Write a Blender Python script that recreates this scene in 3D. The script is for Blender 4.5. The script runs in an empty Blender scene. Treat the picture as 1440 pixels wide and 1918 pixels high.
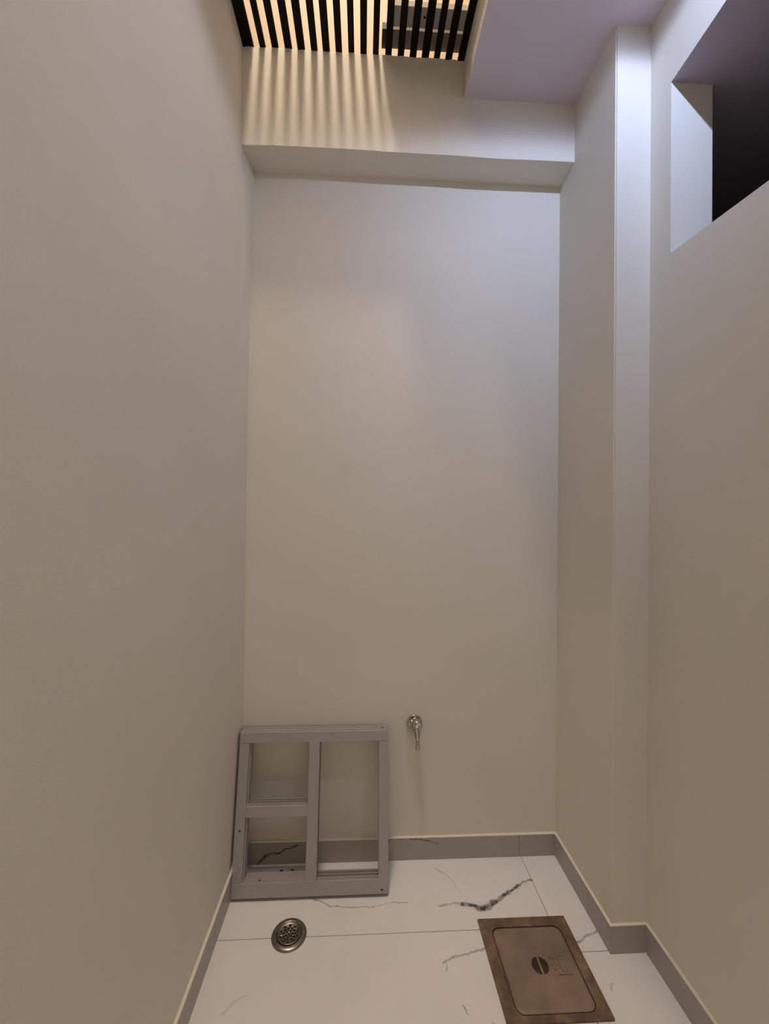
import bpy, bmesh, math, random
from mathutils import Vector, Matrix
random.seed(7)
C = bpy.context.scene.collection
S = bpy.context.scene

# ------------------------------------------------------------------ camera
cam_d = bpy.data.cameras.new('camera')
cam = bpy.data.objects.new('camera', cam_d)
C.objects.link(cam)
F = Vector((0.05117736, 0.99865904, 0.00781014))
R = Vector((0.9986369, -0.05125342, 0.00987094))
U = Vector((-0.010258, -0.00729432, 0.99992078))
EYE = 1.32
m = Matrix((R, U, -F)).transposed().to_4x4()
m.translation = Vector((0, 0, EYE))
cam.matrix_world = m
cam_d.sensor_fit = 'HORIZONTAL'
cam_d.sensor_width = 36.0
cam_d.lens = 36.0 * 780.0 / 1440.0
cam_d.clip_start = 0.02
S.camera = cam

# ------------------------------------------------------------------ world, lights, exposure
w = bpy.data.worlds.new('world')
S.world = w
w.use_nodes = True
w.node_tree.nodes['Background'].inputs[0].default_value = (0.02, 0.02, 0.022, 1)
w.node_tree.nodes['Background'].inputs[1].default_value = 1.0
S.view_settings.view_transform = 'Standard'
S.view_settings.look = 'None'
S.view_settings.gamma = 1.0
S.view_settings.use_curve_mapping = False
S.view_settings.exposure = 0.13


def light(name, kind, loc, energy, color, **kw):
    d = bpy.data.lights.new(name, kind)
    d.energy = energy
    d.color = color
    for k, v in kw.items():
        setattr(d, k, v)
    o = bpy.data.objects.new(name, d)
    o.location = loc
    C.objects.link(o)
    return o


# cool ceiling lamps in a small round recess of the soffit, just above and ahead of the photographer:
# one throws its beam along the right wall towards the pillar, the other shines straight down
o = light('cool_spotlight', 'SPOT', (0.66, 0.60, 2.852), 14.0, (0.34, 0.54, 1.0),
          shadow_soft_size=0.006, spot_size=math.radians(100), spot_blend=1.0)
o.rotation_euler = (Vector((0.76, 1.6, 2.05)) - o.location).to_track_quat('-Z', 'Y').to_euler()
light('cool_downlight', 'SPOT', (0.66, 0.601, 2.852), 12, (0.74, 0.78, 1.0),
      shadow_soft_size=0.006, spot_size=math.radians(172), spot_blend=0.15)
# warm lamp high in the shaft above the slats
light('warm_shaft_lamp', 'POINT', (-0.25, 0.76, 5.9), 600, (1.0, 0.83, 0.645), shadow_soft_size=0.20)
# warm fill light added behind the photographer to lift the ambient level
light('ambient_fill', 'POINT', (0.45, -0.8, 1.6), 3.0, (1.0, 0.80, 0.42), shadow_soft_size=0.25)

# ------------------------------------------------------------------ constants
XL, XR, XR2 = -0.446, 0.7675, 0.879         # left wall, alcove right wall, near right wall
DB, DP, DBM = 1.608, 1.240, 1.4935          # back wall, pillar face, beam face
ZBB, ZSF, ZSL = 2.634, 2.845, 2.988         # beam underside, soffit underside, slat underside
XS = 0.3532                                 # soffit edge
SK = 0.0825                                 # skirting height


# ------------------------------------------------------------------ helpers
def link_mesh(name, bm, mats=(), parent=None, smooth=False):
    me = bpy.data.meshes.new(name)
    bmesh.ops.recalc_face_normals(bm, faces=bm.faces)
    bm.to_mesh(me)
    bm.free()
    if not isinstance(mats, (list, tuple)):
        mats = [mats]
    for mm in mats:
        me.materials.append(mm)
    o = bpy.data.objects.new(name, me)
    C.objects.link(o)
    if parent is not None:
        o.parent = parent
    if smooth:
        for p in me.polygons:
            p.use_smooth = True
    return o


def struct(o):
    o['kind'] = 'structure'
    return o


def tag(o, label, cat, group=None):
    o['label'] = label
    o['category'] = cat
    o['kind'] = 'thing'
    if group:
        o['group'] = group
    return o


def empty(name, loc=(0, 0, 0), rot=(0, 0, 0), parent=None):
    o = bpy.data.objects.new(name, None)
    o.empty_display_size = 0.05
    o.location = loc
    o.rotation_euler = rot
    C.objects.link(o)
    if parent is not None:
        o.parent = parent
    return o


def add_box(bm, lo, hi):
    xs, ys, zs = zip(lo, hi)
    v = [bm.verts.new((x, y, z)) for z in zs for y in ys for x in xs]
    for f in ((0, 1, 3, 2), (4, 6, 7, 5), (0, 4, 5, 1), (2, 3, 7, 6), (0, 2, 6, 4), (1, 5, 7, 3)):
        bm.faces.new([v[i] for i in f])
    return v


def box(name, lo, hi, mat, parent=None, bevel=0.0, seg=2):
    bm = bmesh.new()
    add_box(bm, lo, hi)
    if bevel:
        bmesh.ops.bevel(bm, geom=list(bm.edges), offset=bevel, segments=seg, affect='EDGES', profile=0.5)
    return link_mesh(name, bm, mat, parent)


def add_prism(bm, poly, a, b, axis):
    """poly in the other two axes (in order), extruded along axis from a to b."""
    def mk(p, t):
        if axis == 0:
            return (t, p[0], p[1])
        if axis == 1:
            return (p[0], t, p[1])
        return (p[0], p[1], t)
    va = [bm.verts.new(mk(p, a)) for p in poly]
    vb = [bm.verts.new(mk(p, b)) for p in poly]
    n = len(poly)
    bm.faces.new(va)
    bm.faces.new(vb[::-1])
    for i in range(n):
        bm.faces.new((va[i], vb[i], vb[(i + 1) % n], va[(i + 1) % n]))


def add_lathe(bm, prof, n=32, mat=Matrix.Identity(4), closed=False):
    """profile of (radius, height) revolved about z."""
    rings = []
    for r, z in prof:
        if r < 1e-6:
            rings.append([bm.verts.new(mat @ Vector((0, 0, z)))])
        else:
            rings.append([bm.verts.new(mat @ Vector((r * math.cos(2 * math.pi * i / n), r * math.sin(2 * math.pi * i / n), z))) for i in range(n)])
    pairs = list(zip(rings, rings[1:]))
    if closed:
        pairs.append((rings[-1], rings[0]))
    for a, b in pairs:
        for i in range(n):
            j = (i + 1) % n
            if len(a) == 1 and len(b) == 1:
                continue
            if len(a) == 1:
                bm.faces.new((a[0], b[i], b[j]))
            elif len(b) == 1:
                bm.faces.new((a[i], b[0], a[j]))
            else:
                bm.faces.new((a[i], b[i], b[j], a[j]))


def add_tube(bm, pts, radii, n=16):
    pts = [Vector(p) for p in pts]
    rings = []
    up = Vector((1, 0, 0))
    for i, p in enumerate(pts):
        t = (pts[min(i + 1, len(pts) - 1)] - pts[max(i - 1, 0)]).normalized()
        a = up - t * up.dot(t)
        if a.length < 1e-4:
            a = Vector((0, 1, 0)) - t * t.y
        a.normalize()
        b = t.cross(a)
        rings.append([bm.verts.new(p + (a * math.cos(2 * math.pi * k / n) + b * math.sin(2 * math.pi * k / n)) * radii[i]) for k in range(n)])
    for a, b in zip(rings, rings[1:]):
        for k in range(n):
            bm.faces.new((a[k], a[(k + 1) % n], b[(k + 1) % n], b[k]))
    bm.faces.new(rings[0][::-1])
    bm.faces.new(rings[-1])


def carve(o, cutter):
    """boolean the cutter out of o and bake the result into its mesh."""
    md = o.modifiers.new('holes', 'BOOLEAN')
    md.object = cutter
    md.operation = 'DIFFERENCE'
    md.solver = 'EXACT'
    bpy.context.view_layer.update()
    dg = bpy.context.evaluated_depsgraph_get()
    me = bpy.data.meshes.new_from_object(o.evaluated_get(dg))
    o.modifiers.clear()
    o.data = me
    cm = cutter.data
    bpy.data.objects.remove(cutter)
    bpy.data.meshes.remove(cm)


# ------------------------------------------------------------------ materials
def nodes(name):
    mt = bpy.data.materials.new(name)
    mt.use_nodes = True
    nt = mt.node_tree
    return mt, nt, nt.nodes['Principled BSDF']


def nd(nt, kind, **inp):
    n = nt.nodes.new(kind)
    for k, v in inp.items():
        if k.startswith('_'):
            setattr(n, k[1:], v)
    return n


def paint(name, col, rough=0.6, spread=0.06, bump=0.10, scale=2.2, grain=260, spec=0.25):
    """plastered and rolled paint: faint mottling of the colour, fine roller grain, slow unevenness."""
    mt, nt, b = nodes(name)
    L = nt.links.new
    tc = nd(nt, 'ShaderNodeTexCoord')
    n1 = nd(nt, 'ShaderNodeTexNoise')
    n1.inputs['Scale'].default_value = scale
    n1.inputs['Detail'].default_value = 4
    L(tc.outputs['Object'], n1.inputs['Vector'])
    mix = nd(nt, 'ShaderNodeMix', _data_type='RGBA')
    mix.inputs['A'].default_value = (*[c * (1 - spread) for c in col], 1)
    mix.inputs['B'].default_value = (*[min(1, c * (1 + spread)) for c in col], 1)
    L(n1.outputs['Fac'], mix.inputs['Factor'])
    L(mix.outputs['Result'], b.inputs['Base Color'])
    b.inputs['Roughness'].default_value = rough
    b.inputs['Specular IOR Level'].default_value = spec
    n2 = nd(nt, 'ShaderNodeTexNoise')
    n2.inputs['Scale'].default_value = grain
    n2.inputs['Detail'].default_value = 2
    L(tc.outputs['Object'], n2.inputs['Vector'])
    n3 = nd(nt, 'ShaderNodeTexNoise')
    n3.inputs['Scale'].default_value = 5
    n3.inputs['Detail'].default_value = 2
    L(tc.outputs['Object'], n3.inputs['Vector'])
    b1 = nd(nt, 'ShaderNodeBump')
    b1.inputs['Strength'].default_value = bump
    b1.inputs['Distance'].default_value = 0.002
    L(n2.outputs['Fac'], b1.inputs['Height'])
    b2 = nd(nt, 'ShaderNodeBump')
    b2.inputs['Strength'].default_value = 0.07
    b2.inputs['Distance'].default_value = 0.006
    L(n3.outputs['Fac'], b2.inputs['Height'])
    L(b1.outputs['Normal'], b2.inputs['Normal'])
    L(b2.outputs['Normal'], b.inputs['Normal'])
    return mt


def vein_tile(name, base, dark, veins, axes, rough=0.28, freck=0.5):
    """porcelain tile with hand-placed marble veins; veins: list of (width, strength, [(u, v) ...])."""
    mt, nt, b = nodes(name)
    L = nt.links.new
    tc = nd(nt, 'ShaderNodeTexCoord')
    sep = nd(nt, 'ShaderNodeSeparateXYZ')
    L(tc.outputs['Object'], sep.inputs[0])
    comb = nd(nt, 'ShaderNodeCombineXYZ')
    L(sep.outputs[axes[0]], comb.inputs[0])
    L(sep.outputs[axes[1]], comb.inputs[1])
    nz = nd(nt, 'ShaderNodeTexNoise')
    nz.inputs['Scale'].default_value = 38
    nz.inputs['Detail'].default_value = 4
    L(comb.outputs[0], nz.inputs['Vector'])
    sub = nd(nt, 'ShaderNodeVectorMath', _operation='SUBTRACT')
    L(nz.outputs['Color'], sub.inputs[0])
    sub.inputs[1].default_value = (0.5, 0.5, 0.5)
    scl = nd(nt, 'ShaderNodeVectorMath', _operation='MULTIPLY')
    L(sub.outputs[0], scl.inputs[0])
    scl.inputs[1].default_value = (0.022, 0.022, 0)
    P = nd(nt, 'ShaderNodeVectorMath', _operation='ADD')
    L(comb.outputs[0], P.inputs[0])
    L(scl.outputs[0], P.inputs[1])
    total = None
    for width, strength, pts in veins:
        vmin = None
        for a, c in zip(pts, pts[1:]):
            ba = Vector((c[0] - a[0], c[1] - a[1], 0))
            pa = nd(nt, 'ShaderNodeVectorMath', _operation='SUBTRACT')
            L(P.outputs[0], pa.inputs[0])
            pa.inputs[1].default_value = (a[0], a[1], 0)
            dt = nd(nt, 'ShaderNodeVectorMath', _operation='DOT_PRODUCT')
            L(pa.outputs[0], dt.inputs[0])
            dt.inputs[1].default_value = ba / ba.length_squared
            cl = nd(nt, 'ShaderNodeClamp')
            L(dt.outputs['Value'], cl.inputs[0])
            sc = nd(nt, 'ShaderNodeVectorMath', _operation='SCALE')
            sc.inputs[0].default_value = ba
            L(cl.outputs[0], sc.inputs['Scale'])
            ds = nd(nt, 'ShaderNodeVectorMath', _operation='DISTANCE')
            L(pa.outputs[0], ds.inputs[0])
            L(sc.outputs[0], ds.inputs[1])
            if vmin is None:
                vmin = ds.outputs['Value']
            else:
                mn = nd(nt, 'ShaderNodeMath', _operation='MINIMUM')
                L(vmin, mn.inputs[0])
                L(ds.outputs['Value'], mn.inputs[1])
                vmin = mn.outputs[0]
        mr = nd(nt, 'ShaderNodeMapRange', _interpolation_type='SMOOTHSTEP')
        L(vmin, mr.inputs['Value'])
        mr.inputs['From Min'].default_value = width * 0.5
        mr.inputs['From Max'].default_value = width * 2.0
        mr.inputs['To Min'].default_value = strength
        mr.inputs['To Max'].default_value = 0
        if total is None:
            total = mr.outputs[0]
        else:
            mx = nd(nt, 'ShaderNodeMath', _operation='MAXIMUM')
            L(total, mx.inputs[0])
            L(mr.outputs[0], mx.inputs[1])
            total = mx.outputs[0]
    n2 = nd(nt, 'ShaderNodeTexNoise')
    n2.inputs['Scale'].default_value = 60
    n2.inputs['Detail'].default_value = 3
    L(comb.outputs[0], n2.inputs['Vector'])
    brk = nd(nt, 'ShaderNodeMapRange')
    L(n2.outputs['Fac'], brk.inputs['Value'])
    brk.inputs['From Min'].default_value = 0.38
    brk.inputs['From Max'].default_value = 0.6
    brk.inputs['To Min'].default_value = 0.6
    brk.inputs['To Max'].default_value = 1
    mu = nd(nt, 'ShaderNodeMath', _operation='MULTIPLY')
    L(total, mu.inputs[0])
    L(brk.outputs[0], mu.inputs[1])
    # faint clouding and dust of the tile face
    n3 = nd(nt, 'ShaderNodeTexNoise')
    n3.inputs['Scale'].default_value = 7
    n3.inputs['Detail'].default_value = 5
    L(tc.outputs['Object'], n3.inputs['Vector'])
    mixb = nd(nt, 'ShaderNodeMix', _data_type='RGBA')
    mixb.inputs['A'].default_value = (*[c * (1 - 0.1 * freck) for c in base], 1)
    mixb.inputs['B'].default_value = (*[c * (1 + 0.1 * freck) for c in base], 1)
    L(n3.outputs['Fac'], mixb.inputs['Factor'])
    mix = nd(nt, 'ShaderNodeMix', _data_type='RGBA')
    L(mu.outputs[0], mix.inputs['Factor'])
    L(mixb.outputs['Result'], mix.inputs['A'])
    mix.inputs['B'].default_value = (*dark, 1)
    L(mix.outputs['Result'], b.inputs['Base Color'])
    b.inputs['Roughness'].default_value = rough
    b.inputs['Specular IOR Level'].default_value = 0.3
    return mt


def metal(name, col, rough, metallic=1.0, noise=0.15, scale=40):
    mt, nt, b = nodes(name)
    L = nt.links.new
    tc = nd(nt, 'ShaderNodeTexCoord')
    n = nd(nt, 'ShaderNodeTexNoise')
    n.inputs['Scale'].default_value = scale
    n.inputs['Detail'].default_value = 4
    L(tc.outputs['Object'], n.inputs['Vector'])
    mix = nd(nt, 'ShaderNodeMix', _data_type='RGBA')
    mix.inputs['A'].default_value = (*[c * (1 - noise) for c in col], 1)
    mix.inputs['B'].default_value = (*[min(1, c * (1 + noise)) for c in col], 1)
    L(n.outputs['Fac'], mix.inputs['Factor'])
    L(mix.outputs['Result'], b.inputs['Base Color'])
    b.inputs['Roughness'].default_value = rough
    b.inputs['Metallic'].default_value = metallic
    return mt


def rusty(name, cols, scale=9, rough=0.62, metallic=0.15):
    mt, nt, b = nodes(name)
    L = nt.links.new
    tc = nd(nt, 'ShaderNodeTexCoord')
    n = nd(nt, 'ShaderNodeTexNoise')
    n.inputs['Scale'].default_value = scale
    n.inputs['Detail'].default_value = 6
    n.inputs['Roughness'].default_value = 0.65
    L(tc.outputs['Object'], n.inputs['Vector'])
    ramp = nd(nt, 'ShaderNodeValToRGB')
    e = ramp.color_ramp.elements
    e[0].position, e[0].color = 0.34, (*cols[0], 1)
    e[1].position, e[1].color = 0.66, (*cols[-1], 1)
    if len(cols) == 3:
        x = e.new(0.5)
        x.color = (*cols[1], 1)
    L(n.outputs['Fac'], ramp.inputs[0])
    L(ramp.outputs[0], b.inputs['Base Color'])
    b.inputs['Roughness'].default_value = rough
    b.inputs['Metallic'].default_value = metallic
    n2 = nd(nt, 'ShaderNodeTexNoise')
    n2.inputs['Scale'].default_value = 180
    L(tc.outputs['Object'], n2.inputs['Vector'])
    bp = nd(nt, 'ShaderNodeBump')
    bp.inputs['Strength'].default_value = 0.35
    bp.inputs['Distance'].default_value = 0.001
    L(n2.outputs['Fac'], bp.inputs['Height'])
    L(bp.outputs['Normal'], b.inputs['Normal'])
    return mt


M_wall = paint('cream_wall_paint', (0.785, 0.752, 0.678))
M_ceil = paint('ceiling_paint_lavender_cast', (0.70, 0.635, 0.74), spread=0.04)  # white paint with the bluish bounce light mixed in as a lavender tint
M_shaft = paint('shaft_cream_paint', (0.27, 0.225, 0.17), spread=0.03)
M_dark = paint('unlit_room_maroon', (0.020, 0.005, 0.009), spread=0.1, rough=1.0, spec=0.05)  # near-black, so the walls carry the darkness of the unlit room
M_lintel = paint('lintel_paint_purple_cast', (0.50, 0.44, 0.53), spread=0.04)  # purple cast of the bounce light in the colour, toned darker than the ceiling
M_bead = paint('cream_plaster_bead', (0.74, 0.70, 0.58), spread=0.05, bump=0.2)
M_grout = paint('tile_grout', (0.34, 0.30, 0.265), spread=0.1, rough=0.9)
M_slat = metal('dark_brown_slat', (0.006, 0.0025, 0.0025), 0.7, 0.0, 0.4, 15)
M_slat.node_tree.nodes['Principled BSDF'].inputs['Specular IOR Level'].default_value = 0.15
M_plank = paint('grey_plank', (0.46, 0.42, 0.40), spread=0.08)
M_plank2 = paint('dark_grey_plank', (0.24, 0.21, 0.18), spread=0.1)
M_black = metal('black_end', (0.006, 0.005, 0.004), 0.6, 0.0)
M_alu = metal('grey_coated_aluminium', (0.425, 0.405, 0.40), 0.42, 0.25, 0.05, 25)
M_alu2 = metal('dark_aluminium_groove', (0.20, 0.175, 0.155), 0.45, 0.25, 0.08, 25)
M_chrome = metal('worn_chrome', (0.55, 0.53, 0.51), 0.14, 1.0, 0.12, 60)
M_steel = metal('stained_steel', (0.30, 0.265, 0.22), 0.33, 0.95, 0.4, 110)
M_hole = metal('black_hole', (0.004, 0.003, 0.003), 0.8, 0.0)
M_rust = rusty('rusty_frame', ((0.09, 0.055, 0.035), (0.165, 0.108, 0.07), (0.265, 0.18, 0.12)), 13)
M_lid = rusty('rusty_lid', ((0.17, 0.138, 0.098), (0.225, 0.172, 0.127), (0.31, 0.205, 0.16)), 6)
M_lid_dark = rusty('rusty_groove', ((0.03, 0.018, 0.010), (0.05, 0.032, 0.02)), 12)
M_dirt = rusty('dirt', ((0.03, 0.022, 0.016), (0.07, 0.05, 0.035)), 90, 0.95, 0.0)

FLOOR_VEINS = [
    (0.0032, 0.45, [(0.27, 1.408), (0.33, 1.413), (0.358, 1.409)]),
    (0.0066, 1.0, [(0.352, 1.409), (0.385, 1.404), (0.417, 1.392), (0.438, 1.399), (0.471, 1.417)]),
    (0.0046, 0.95, [(0.471, 1.417), (0.500, 1.438), (0.537, 1.455), (0.570, 1.474)]),
    (0.0030, 0.70, [(0.570, 1.474), (0.59, 1.488), (0.624, 1.494)]),
    (0.0022, 0.50, [(-0.17, 1.458), (-0.132, 1.441), (-0.10, 1.421), (-0.058, 1.417), (0.0, 1.413), (0.05, 1.414)]),
    (0.0018, 0.40, [(0.05, 1.414), (0.10, 1.426), (0.165, 1.423)]),
    (0.0018, 0.35, [(0.283, 1.558), (0.31, 1.535), (0.335, 1.505)]),
    (0.0014, 0.25, [(0.335, 1.505), (0.352, 1.448)]),
    (0.0026, 0.55, [(0.250, 1.232), (0.275, 1.243), (0.330, 1.249), (0.386, 1.268)]),
    (0.0034, 0.55, [(0.660, 1.263), (0.687, 1.275), (0.720, 1.291), (0.760, 1.302)]),
    (0.0020, 0.55, [(0.281, 1.118), (0.290, 1.100)]),
    (0.0026, 0.60, [(0.340, 1.063), (0.354, 1.078)]),
    (0.0014, 0.40, [(0.262, 1.232), (0.254, 1.205)]),
    (0.0022, 0.20, [(-0.36, 1.13), (-0.33, 1.16), (-0.30, 1.17)]),
    (0.0022, 0.35, [(0.705, 1.14), (0.72, 1.155)]),
]
SKIRT_VEINS = [
    (0.0036, 0.85, [(-0.381, 0.004), (-0.354, 0.034), (-0.308, 0.044), (-0.272, 0.058), (-0.235, 0.068)]),
    (0.0018, 0.65, [(0.10, 0.081), (0.16, 0.0815), (0.238, 0.079), (0.300, 0.060)]),
]
M_tile = vein_tile('white_marble_tile', (0.76, 0.75, 0.76), (0.045, 0.045, 0.042), FLOOR_VEINS, (0, 1))
M_skirt = vein_tile('grey_skirting_tile', (0.43, 0.395, 0.375), (0.03, 0.03, 0.028), SKIRT_VEINS, (0, 2), rough=0.35)

# ------------------------------------------------------------------ room shell
REAR = -1.2
struct(box('floor', (XL - 0.15, REAR - 0.1, -0.08), (1.1, 1.78, -0.0035), M_grout))
floor = bpy.data.objects['floor']


def tile(lo, hi, z0=-0.0035, z1=0.0):
    bm = bmesh.new()
    v = add_box(bm, (lo[0], lo[1], z0), (hi[0], hi[1], z1))
    top = [e for e in bm.edges if all(abs(x.co.z - z1) < 1e-6 for x in e.verts)]
    bmesh.ops.bevel(bm, geom=top, offset=0.0008, segments=1, affect='EDGES')
    return link_mesh('tile', bm, M_tile, floor)


JX, g = 0.6255, 0.0009
ys = [(1.3225, 1.606), (0.722, 1.3225), (0.122, 0.722), (-0.478, 0.122), (-1.078, -0.478), (REAR, -1.078)]
for a, b in ys:
    tile((XL + 0.002, a + g), (JX - g, b - g))
ys2 = [(1.2425, 1.606), (0.642, 1.2425), (0.042, 0.642), (-0.558, 0.042), (-1.158, -0.558)]
for k, (a, b) in enumerate(ys2):
    tile((JX + g, a + g), ((XR if k == 0 else XR2) - 0.002, b - g))

# left wall (room + shaft above), rear wall
struct(box('wall_left', (XL - 0.12, REAR - 0.1, 0), (XL, 1.80, 2.9905), M_wall))
struct(box('wall_rear', (XL, REAR - 0.1, 0), (1.1, REAR, 3.2), M_wall))

# alcove back wall; its left corner leans a little to the right towards the top
bm = bmesh.new()
add_box(bm, (XL, DB, 0), (0.80, 1.76, 2.70))
link = struct(link_mesh('wall_back', bm, M_wall))
bm = bmesh.new()
# plaster build-up in the left alcove corner
cor = [(0.0, -0.4445), (0.55, -0.4450), (1.447, -0.4440), (2.0, -0.4400), (2.40, -0.4340), (2.66, -0.4290)]
va = [bm.verts.new((XL - 0.0005, DBM + 0.002, z)) for z, x in cor]
vb = [bm.verts.new((x, DB + 0.001, z)) for z, x in cor]
vc = [bm.verts.new((XL - 0.0005, DB + 0.001, z)) for z, x in cor]
for i in range(len(cor) - 1):
    bm.faces.new((va[i], vb[i], vb[i + 1], va[i + 1]))
    bm.faces.new((vb[i], vc[i], vc[i + 1], vb[i + 1]))
    bm.faces.new((vc[i], va[i], va[i + 1], vc[i + 1]))
bm.faces.new((va[0], vc[0], vb[0]))
bm.faces.new((va[-1], vb[-1], vc[-1]))
struct(link_mesh('wall_alcove_left', bm, M_wall))

# alcove right wall / pillar
bm = bmesh.new()
add_box(bm, (XR, DP, 0), (1.02, 1.80, 2.90))
ed = [e for e in bm.edges if all(abs(v.co.x - XR) < 1e-6 and abs(v.co.y - DP) < 1e-6 for v in e.verts)]
bmesh.ops.bevel(bm, geom=ed, offset=0.004, segments=3, affect='EDGES')
struct(link_mesh('wall_alcove_right', bm, M_wall))

# beam over the alcove (slightly wavy lower arris, ragged top edge under the slats)
edge = [(XL, 2.631), (-0.40, 2.6325), (-0.337, 2.635), (-0.128, 2.637), (0.05, 2.6355), (0.052, 2.6345), (0.317, 2.634),
        (0.475, 2.631), (0.615, 2.633), (0.80, 2.634)]
bm = bmesh.new()
lo_f = [bm.verts.new((x, DBM, z)) for x, z in edge]
lo_b = [bm.verts.new((x, DB + 0.02, 2.628)) for x, z in edge]
xs = [XL + (0.80 - XL) * i / 160 for i in range(161)]
md_f = [bm.verts.new((x, DBM, z + 0.06)) for x, z in edge]
hi_f = [bm.verts.new((x, DBM, 2.984 + random.uniform(-0.0035, 0.0035))) for x in xs]
hi_b = [bm.verts.new((x, 1.80, 2.984)) for x in (XL, 0.80)]
for i in range(len(edge) - 1):
    bm.faces.new((lo_f[i], lo_f[i + 1], lo_b[i + 1], lo_b[i]))
    bm.faces.new((lo_f[i], md_f[i], md_f[i + 1], lo_f[i + 1]))
bm.faces.new(md_f + hi_f[::-1])
bm.faces.new(hi_f + hi_b[::-1])
bv = [bm.verts.new((x, 1.80, 2.628)) for x in (XL, 0.80)]
bm.faces.new((bv[0], bv[1], hi_b[1], hi_b[0]))
struct(link_mesh('trim_1', bm, M_wall))

# right wall with the high opening
ZB, ZT = 2.086, 2.584
YN = 1.154
bm = bmesh.new()
XO = 1.004
add_prism(bm, [(REAR, 0), (YN, 0), (YN, ZB), (0.80, ZB - 0.030), (0.15, ZB - 0.055), (REAR, ZB - 0.055)], XR2, XO, 0)
add_prism(bm, [(YN, 0), (1.26, 0), (1.26, ZT), (YN, ZT)], XR2, XO, 0)
add_prism(bm, [(REAR, ZB - 0.055), (0.15, ZB - 0.055), (0.15, ZT + 0.021), (REAR, ZT + 0.021)], XR2, XO, 0)
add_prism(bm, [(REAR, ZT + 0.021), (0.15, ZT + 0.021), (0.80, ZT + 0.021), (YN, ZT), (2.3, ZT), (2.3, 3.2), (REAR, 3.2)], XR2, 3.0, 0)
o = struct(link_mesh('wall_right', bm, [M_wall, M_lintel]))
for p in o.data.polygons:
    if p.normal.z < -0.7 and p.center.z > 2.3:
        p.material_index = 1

# unlit room behind the opening
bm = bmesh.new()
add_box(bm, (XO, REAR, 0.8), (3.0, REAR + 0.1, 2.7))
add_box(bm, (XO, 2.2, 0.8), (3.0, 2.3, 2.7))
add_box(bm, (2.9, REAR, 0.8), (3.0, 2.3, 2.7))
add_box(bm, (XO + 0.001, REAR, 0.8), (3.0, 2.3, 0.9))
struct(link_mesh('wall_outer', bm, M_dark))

# soffit on the right, ceiling behind the slat opening
bm = bmesh.new()
add_box(bm, (XS, REAR, ZSF), (0.90, DBM + 0.01, 3.06))
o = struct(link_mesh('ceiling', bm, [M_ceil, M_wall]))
bm = bmesh.new()
add_lathe(bm, [(0, 2.80), (0.055, 2.80), (0.055, 2.90), (0, 2.90)], 40, Matrix.Translation((0.66, 0.60, 0)))
carve(o, link_mesh('cutter', bm, M_ceil))
for p in o.data.polygons:
    if abs(p.normal.x) > 0.7:
        p.material_index = 1
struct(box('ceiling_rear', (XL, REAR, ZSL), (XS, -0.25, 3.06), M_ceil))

# the shaft above the slats
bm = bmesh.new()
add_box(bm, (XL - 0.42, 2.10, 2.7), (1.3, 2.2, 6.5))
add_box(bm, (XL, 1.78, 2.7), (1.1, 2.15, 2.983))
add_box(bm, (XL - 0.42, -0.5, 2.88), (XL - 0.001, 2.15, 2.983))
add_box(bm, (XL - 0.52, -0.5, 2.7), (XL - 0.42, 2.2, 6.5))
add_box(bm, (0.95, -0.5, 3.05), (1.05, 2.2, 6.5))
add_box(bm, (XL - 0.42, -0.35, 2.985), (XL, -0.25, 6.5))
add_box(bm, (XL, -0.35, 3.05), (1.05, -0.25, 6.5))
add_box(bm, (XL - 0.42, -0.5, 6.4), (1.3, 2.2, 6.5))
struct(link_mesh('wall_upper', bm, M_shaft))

# ------------------------------------------------------------------ skirting
def skirting(name, segs, bead):
    """segs: list of (lo, hi) xy of each skirting tile; bead: list of (lo, hi) of the cream line on top."""
    bm = bmesh.new()
    for lo, hi in bead:
        add_box(bm, (*lo, SK - 0.0004), (*hi, SK + 0.0022))
    base = struct(link_mesh(name, bm, M_bead))
    for lo, hi in segs:
        box('tile', (*lo, 0.0006), (*hi, SK - 0.0004), M_skirt, base)


yf, xl, xr, yp, xr2 = DB - 0.0105, XL + 0.0085, XR - 0.0085, DP - 0.0085, XR2 - 0.0085
g = 0.0006
skirting('baseboard_back', [((XL + 0.009, yf), (0.6185 - g, DB)), ((0.6185 + g, yf), (xr, DB))], [((XL + 0.009, yf), (xr, DB))])
skirting('baseboard_left', [((XL, REAR), (xl, 0.1 - g)), ((XL, 0.1 + g), (xl, 0.707 - g)), ((XL, 0.707 + g), (xl, 1.307 - g)), ((XL, 1.307 + g), (xl, DB))],
         [((XL, REAR), (xl, DB))])
skirting('baseboard_alcove', [((xr, DP + g), (XR, 1.359 - g)), ((xr, 1.359 + g), (XR, DB))], [((xr, DP), (XR, DB))])
skirting('baseboard_pillar', [((xr, yp), (xr2, DP))], [((xr, yp), (xr2, DP))])
skirting('baseboard_right', [((xr2, REAR), (XR2, 0.65 - g)), ((xr2, 0.65 + g), (XR2, DP))], [((xr2, REAR), (XR2, DP))])

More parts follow.
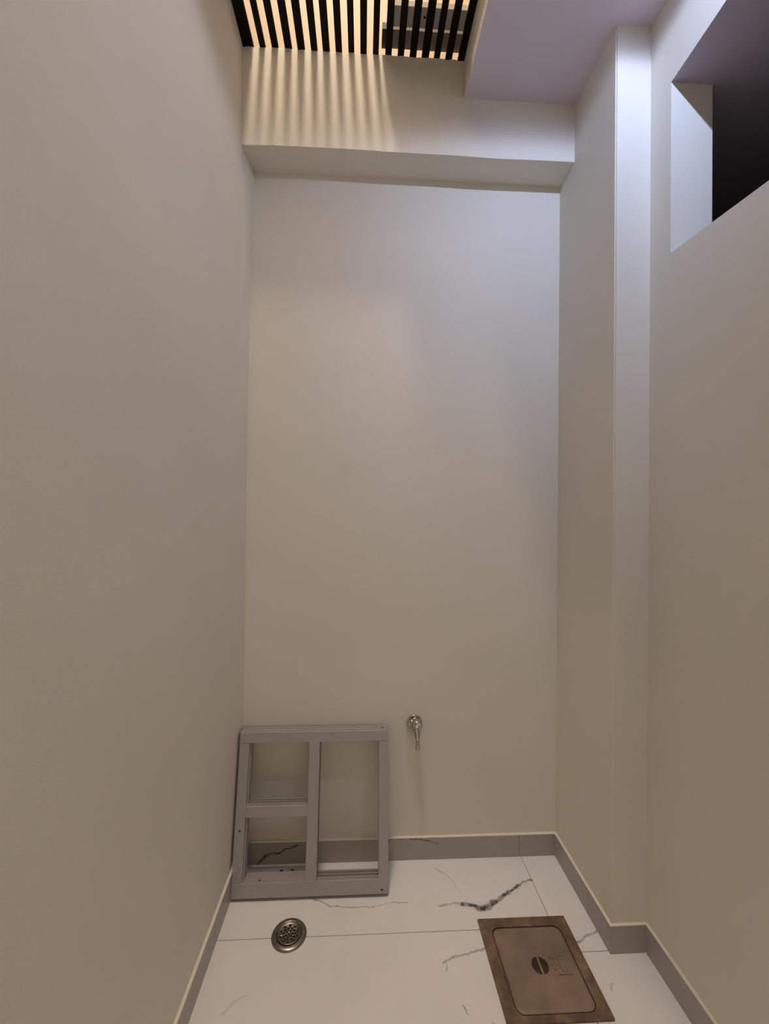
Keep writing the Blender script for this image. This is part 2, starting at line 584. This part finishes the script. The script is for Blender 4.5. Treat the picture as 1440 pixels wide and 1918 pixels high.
# ------------------------------------------------------------------ slatted grille overhead
gr = tag(empty('slatted_grille', (-0.05, 0.6, ZSL)), 'overhead grille of dark brown parallel slats with warm light between', 'grille')
gaps = [(-.408, -.386), (-.366, -.343), (-.32, -.297), (-.272, -.252), (-.226, -.204), (-.181, -.162), (-.137, -.116), (-.093, -.07),
        (-.049, -.027), (-.004, .018), (.039, .063), (.086, .108), (.131, .152), (.176, .196), (.222, .241), (.262, .283), (.307, .329)]
prev = XL + 0.0003
ends = []
for a, b in gaps:
    ends.append((prev, a))
    prev = b
ends.append((prev, XS - 0.0004))
for i, (a, b) in enumerate(ends):
    j = random.uniform(-0.001, 0.001)
    bm = bmesh.new()
    add_box(bm, (a + 0.05, -0.85, 0.0 + j * 0.3), (b + 0.05, 1.0, 0.013))
    bmesh.ops.bevel(bm, geom=list(bm.edges), offset=0.0012, segments=1, affect='EDGES')
    link_mesh('slat', bm, M_slat, gr)

PZ = ZSL + 0.0135
p1 = empty('plank', (0.22, 1.40, PZ))
tag(p1, 'mid grey plank lying across the slats, the one farther from the back wall', 'plank')
box('board', (0.085 - 0.22, -0.042, 0), (0.50 - 0.22, 0.018, 0.022), M_plank, p1, 0.002)
bm = bmesh.new()
add_lathe(bm, [(0, -0.0015), (0.004, -0.0015), (0.004, 0.001), (0, 0.001)], 10, Matrix.Translation((0.19 - 0.22, -0.016, 0)))
link_mesh('screw', bm, M_black, p1)
p2 = empty('plank', (0.22, 1.46, PZ))
tag(p2, 'dark grey plank with black end cap across the slats close to the back wall', 'plank')
box('board', (0.078 - 0.22, -0.033, 0), (0.50 - 0.22, 0.026, 0.022), M_plank2, p2, 0.002)
c = box('end_cap', (0.049 - 0.22, -0.034, -0.0004), (0.079 - 0.22, 0.027, 0.024), M_black, p2, 0.001)
c['label'] = 'black end cap'

# ------------------------------------------------------------------ aluminium window frame leaning on the back wall
W_, T_ = 0.537, 0.060
al = math.asin(0.18)
Lf = 0.5235
fr = tag(empty('window_frame', (-0.4365, 1.506, 0.0005), (-al, 0, 0)),
         'grey aluminium window frame with three openings leaning against the back wall', 'window frame')
# local axes: x along the width, y = 0 at the back face and -T at the front, z up the frame


def bar(name, lo, hi, parent=fr, mat=M_alu, bevel=0.0012):
    return box(name, lo, hi, mat, parent, bevel, 2)


def channel(name, lo, hi, parent, ridges, mat=M_alu):
    """horizontal sliding-track rail: a front lip with ridges and grooves behind it on the top face."""
    (x0, y0, z0), (x1, y1, z1) = lo, hi
    base = bar(name, lo, (x1, y1, z1 - 0.006), parent, mat)
    return base


SL, SR, RT, RB = 0.034, 0.034, 0.036, 0.045
bar('rail', (0, -T_, 0), (W_, 0, RB))                                   # bottom
bar('rail', (0, -T_, Lf - RT), (W_, 0, Lf))                             # top
bar('stile', (0, -T_ + 0.0006, RB), (SL, 0, Lf - RT))
bar('stile', (W_ - SR, -T_ + 0.0006, RB), (W_, 0, Lf - RT))
bar('mullion', (0.250, -T_ - 0.0012, RB - 0.004), (0.288, -0.004, Lf - RT + 0.004))
ZTR = 0.245
bar('transom', (SL, -T_ + 0.001, ZTR), (0.250, 0, ZTR + 0.036))
# tracks: upright fins on the top faces, each one its own strip
for (x0, x1, z) in ((0.288, W_ - SR, RB), (SL, 0.250, ZTR + 0.036)):
    for y in (-0.050, -0.034, -0.018):
        bar('track', (x0, y - 0.0016, z), (x1, y + 0.0016, z + 0.0065), bevel=0.0004)
    for y in (-0.042, -0.026):
        bar('groove', (x0, y - 0.005, z - 0.001), (x1, y + 0.005, z + 0.0006), mat=M_alu2, bevel=0)
for y in (-0.047, -0.022):
    bar('track', (0.0, y - 0.0016, Lf), (W_, y + 0.0016, Lf + 0.003), bevel=0.0004)
# glazing beads on the inner side faces of the left openings
for (z0, z1) in ((ZTR + 0.036, Lf - RT), (RB, ZTR)):
    bar('glazing_bead', (SL, -0.046, z0), (SL + 0.005, -0.036, z1), bevel=0.0005)
    bar('glazing_bead', (SL, -0.020, z0), (SL + 0.005, -0.010, z1), bevel=0.0005)
    bar('groove', (SL - 0.001, -0.035, z0), (SL + 0.0006, -0.021, z1), mat=M_alu2, bevel=0)
bar('groove', (0.288 - 0.001, -0.056, RB), (0.288 + 0.0007, -0.012, Lf - RT), mat=M_alu2, bevel=0)


def dot(name, loc, r, axis, mat):
    mtx = Matrix.Translation(loc) @ (Matrix.Rotation(math.pi / 2, 4, 'X') if axis == 'y' else Matrix.Identity(4))
    bm = bmesh.new()
    add_lathe(bm, [(0, 0.0008), (r * 0.7, 0.0008), (r, 0.0002), (r, -0.0008), (0, -0.0008)], 12, mtx)
    return link_mesh(name, bm, mat, fr)


dot('screw', (0.018, -T_ + 0.0004, 0.205), 0.0032, 'y', M_black)
dot('screw', (W_ - 0.022, -T_ - 0.0004, 0.013), 0.0032, 'y', M_black)
dot('screw_hole', (0.092, -0.046, RB + 0.0004), 0.0036, 'z', M_black)
dot('screw_hole', (W_ - 0.020, -0.030, Lf + 0.0004), 0.0032, 'z', M_black)
dot('screw_hole', (0.115, -0.044, Lf + 0.0004), 0.0026, 'z', M_black)

# ------------------------------------------------------------------ tap on the back wall
tp = tag(empty('water_tap', (0.206, DB, 0.520)), 'small chrome bib tap sticking out of the back wall', 'tap')
RX = Matrix.Rotation(math.pi / 2, 4, 'X')        # +z of a lathe becomes -y (out of the wall)
bm = bmesh.new()
add_lathe(bm, [(0, 0.0), (0.031, 0.0), (0.0315, 0.003), (0.0300, 0.0062), (0.0270, 0.0066), (0.0240, 0.0042), (0.0195, 0.0050), (0.013, 0.011), (0, 0.011)], 48, RX)
link_mesh('flange', bm, M_chrome, tp, True)
bm = bmesh.new()
add_lathe(bm, [(0, 0.008), (0.0105, 0.008), (0.0105, 0.018), (0.0150, 0.021), (0.0168, 0.025), (0.0168, 0.040), (0.0150, 0.045), (0.0135, 0.0455), (0.0125, 0.0445), (0, 0.0450)],
          40, Matrix.Translation((0.0045, 0, 0.0085)) @ RX)
link_mesh('valve_body', bm, M_chrome, tp, True)
bm = bmesh.new()
add_tube(bm, [(0.0045, -0.033, 0.004), (0.0052, -0.035, -0.008), (0.0062, -0.038, -0.020), (0.0072, -0.041, -0.034), (0.0078, -0.043, -0.046), (0.0078, -0.0435, -0.048)],
         [0.0145, 0.0130, 0.0108, 0.0088, 0.0066, 0.0060], 24)
link_mesh('spout', bm, M_chrome, tp, True)
bm = bmesh.new()
m_ = Matrix.Translation((0.0080, -0.0435, -0.080))
add_lathe(bm, [(0.0056, 0.001), (0.0078, 0.0), (0.0082, 0.002), (0.0072, 0.018), (0.0060, 0.032), (0.0046, 0.034), (0.0056, 0.001)], 28, m_)
add_lathe(bm, [(0, 0.014), (0.0052, 0.014)], 28, m_)
link_mesh('nozzle', bm, M_chrome, tp, True)
bm = bmesh.new()
add_tube(bm, [(-0.008, -0.026, 0.020), (-0.013, -0.028, 0.020), (-0.0155, -0.031, 0.012), (-0.0150, -0.034, -0.002), (-0.0125, -0.037, -0.015)],
         [0.0042, 0.0052, 0.0046, 0.0044, 0.0036], 14)
link_mesh('lever', bm, M_chrome, tp, True)

# ------------------------------------------------------------------ floor drain
dr = tag(empty('floor_drain', (-0.2185, 1.330, 0.0002)), 'round stained steel floor drain with a perforated strainer in the white tiles', 'drain')
bm = bmesh.new()
add_lathe(bm, [(0.0372, 0.0046), (0.0395, 0.0062), (0.0425, 0.0066), (0.0480, 0.0052), (0.0530, 0.0028), (0.0545, 0.0), (0.0372, 0.0)], 48, closed=True)
link_mesh('flange', bm, M_steel, dr, True)
bm = bmesh.new()
na = 48
prof = [(0, 0.0020), (0.010, 0.0020), (0.019, 0.0023), (0.026, 0.0029), (0.031, 0.0040), (0.0345, 0.0058), (0.0372, 0.0064)]
add_lathe(bm, prof, na)
dome = link_mesh('strainer', bm, M_steel, dr, True)
so = dome.modifiers.new('thick', 'SOLIDIFY')
so.thickness = 0.0012
so.offset = -1
cbm = bmesh.new()
holes = [(0, 0)]
for cnt, r, ph in ((6, 0.0095, 0.3), (11, 0.0180, 0.1), (10, 0.0265, 0.35)):
    for k in range(cnt):
        a = ph + 2 * math.pi * k / cnt
        holes.append((r * math.cos(a), r * math.sin(a)))
for x, y in holes:
    add_lathe(cbm, [(0, -0.01), (0.0030, -0.01), (0.0030, 0.03), (0, 0.03)], 10, Matrix.Translation((x, y, 0)))
cut = link_mesh('cutter', cbm, M_hole)
cut.parent = dr
carve(dome, cut)
bm = bmesh.new()
add_lathe(bm, [(0, 0.0004), (0.0352, 0.0004), (0.0352, 0.0), (0, 0.0)], 32)
link_mesh('drain_hole', bm, M_hole, dr)

# ------------------------------------------------------------------ manhole cover
mh = tag(empty('manhole_cover', (0.53, 1.21, 0.0003)), 'rusty brown square manhole cover set in the white floor tiles', 'manhole cover')


def rrect(x0, y0, x1, y1, r, n=6):
    pts = []
    for cx, cy, a0 in ((x1 - r, y1 - r, 0), (x0 + r, y1 - r, 90), (x0 + r, y0 + r, 180), (x1 - r, y0 + r, 270)):
        for k in range(n + 1):
            a = math.radians(a0 + 90 * k / n)
            pts.append((cx + r * math.cos(a), cy + r * math.sin(a)))
    return pts


def ring_plate(bm, outer, inner, z0, z1):
    n = len(outer)
    vs = [[bm.verts.new((x, y, z)) for x, y in pl] for pl, z in ((outer, z0), (outer, z1), (inner, z1), (inner, z0))]
    for a, b in zip(vs, vs[1:] + vs[:1]):
        for i in range(n):
            bm.faces.new((a[i], a[(i + 1) % n], b[(i + 1) % n], b[i]))


OX, OY = 0.53, 1.21
out = rrect(0.3855 - OX, 1.068 - OY, 0.6735 - OX, 1.352 - OY, 0.003)
inn = rrect(0.4195 - OX, 1.086 - OY, 0.6425 - OX, 1.3215 - OY, 0.024)
bm = bmesh.new()
ring_plate(bm, out, inn, 0.0, 0.0048)
link_mesh('cover_frame', bm, M_rust, mh)
box('pit', (0.41 - OX, 1.08 - OY, 0), (0.65 - OX, 1.33 - OY, 0.0006), M_lid_dark, mh)
# lid: rounded plate with a raised rim step and a round recess for the handle bar
lid_o = rrect(0.4225 - OX, 1.089 - OY, 0.6395 - OX, 1.3185 - OY, 0.022)
lid_r = rrect(0.4285 - OX, 1.095 - OY, 0.6335 - OX, 1.3125 - OY, 0.018)
nO = len(lid_o)
HC, HR = (0.531 - OX, 1.2035 - OY), 0.0245
bm = bmesh.new()
loops = []
for pl, z in ((lid_o, 0.0008), (lid_o, 0.0038), (lid_r, 0.0066)):
    loops.append([bm.verts.new((x, y, z)) for x, y in pl])
for a, b in zip(loops, loops[1:]):
    for i in range(nO):
        bm.faces.new((a[i], a[(i + 1) % nO], b[(i + 1) % nO], b[i]))
bm.faces.new(loops[0][::-1])
bm.faces.new(loops[-1])
lid = link_mesh('lid', bm, M_lid, mh)
bm = bmesh.new()
add_lathe(bm, [(0, 0.0012), (HR, 0.0012), (HR, 0.03), (0, 0.03)], 32, Matrix.Translation((*HC, 0)))
cut = link_mesh('cutter', bm, M_lid)
cut.parent = mh
carve(lid, cut)
bm = bmesh.new()
add_lathe(bm, [(0, 0.0016), (HR - 0.0004, 0.0016), (HR - 0.0004, 0.0013), (0, 0.0013)], 28, Matrix.Translation((*HC, 0)))
link_mesh('handle_recess', bm, M_lid_dark, lid)
h = box('handle_bar', (-0.0034, -HR + 0.0002, -0.0022), (0.0034, HR - 0.0002, 0.0022), M_lid, lid, 0.0008)
h.location = (HC[0], HC[1], 0.0045)
# worn raised casting mark right of the handle
bm = bmesh.new()
for (x0, y0, x1, y1) in ((0.567, 1.190, 0.573, 1.228), (0.573, 1.221, 0.582, 1.227), (0.577, 1.203, 0.583, 1.221), (0.589, 1.186, 0.595, 1.230),
                         (0.595, 1.225, 0.603, 1.231), (0.575, 1.176, 0.612, 1.182), (0.604, 1.182, 0.610, 1.194)):
    add_box(bm, (x0 - OX, y0 - OY, 0.0064), (x1 - OX, y1 - OY, 0.0086))
link_mesh('casting_mark', bm, M_lid, lid)

# ------------------------------------------------------------------ crumbs of dirt behind the leaning frame
def crumb(x, y, s, label):
    bm = bmesh.new()
    bmesh.ops.create_icosphere(bm, subdivisions=2, radius=s)
    for v in bm.verts:
        v.co *= random.uniform(0.75, 1.2)
        v.co.z = max(v.co.z * 0.55, -s * 0.3)
    o = link_mesh('dirt_crumb', bm, M_dirt, None, True)
    o.location = (x, y, s * 0.3)
    tag(o, label, 'dirt')


crumb(-0.288, 1.565, 0.006, 'larger dark crumb of dirt on the floor behind the leaning frame')
crumb(-0.249, 1.570, 0.004, 'smaller dark crumb of dirt beside the larger one behind the frame')
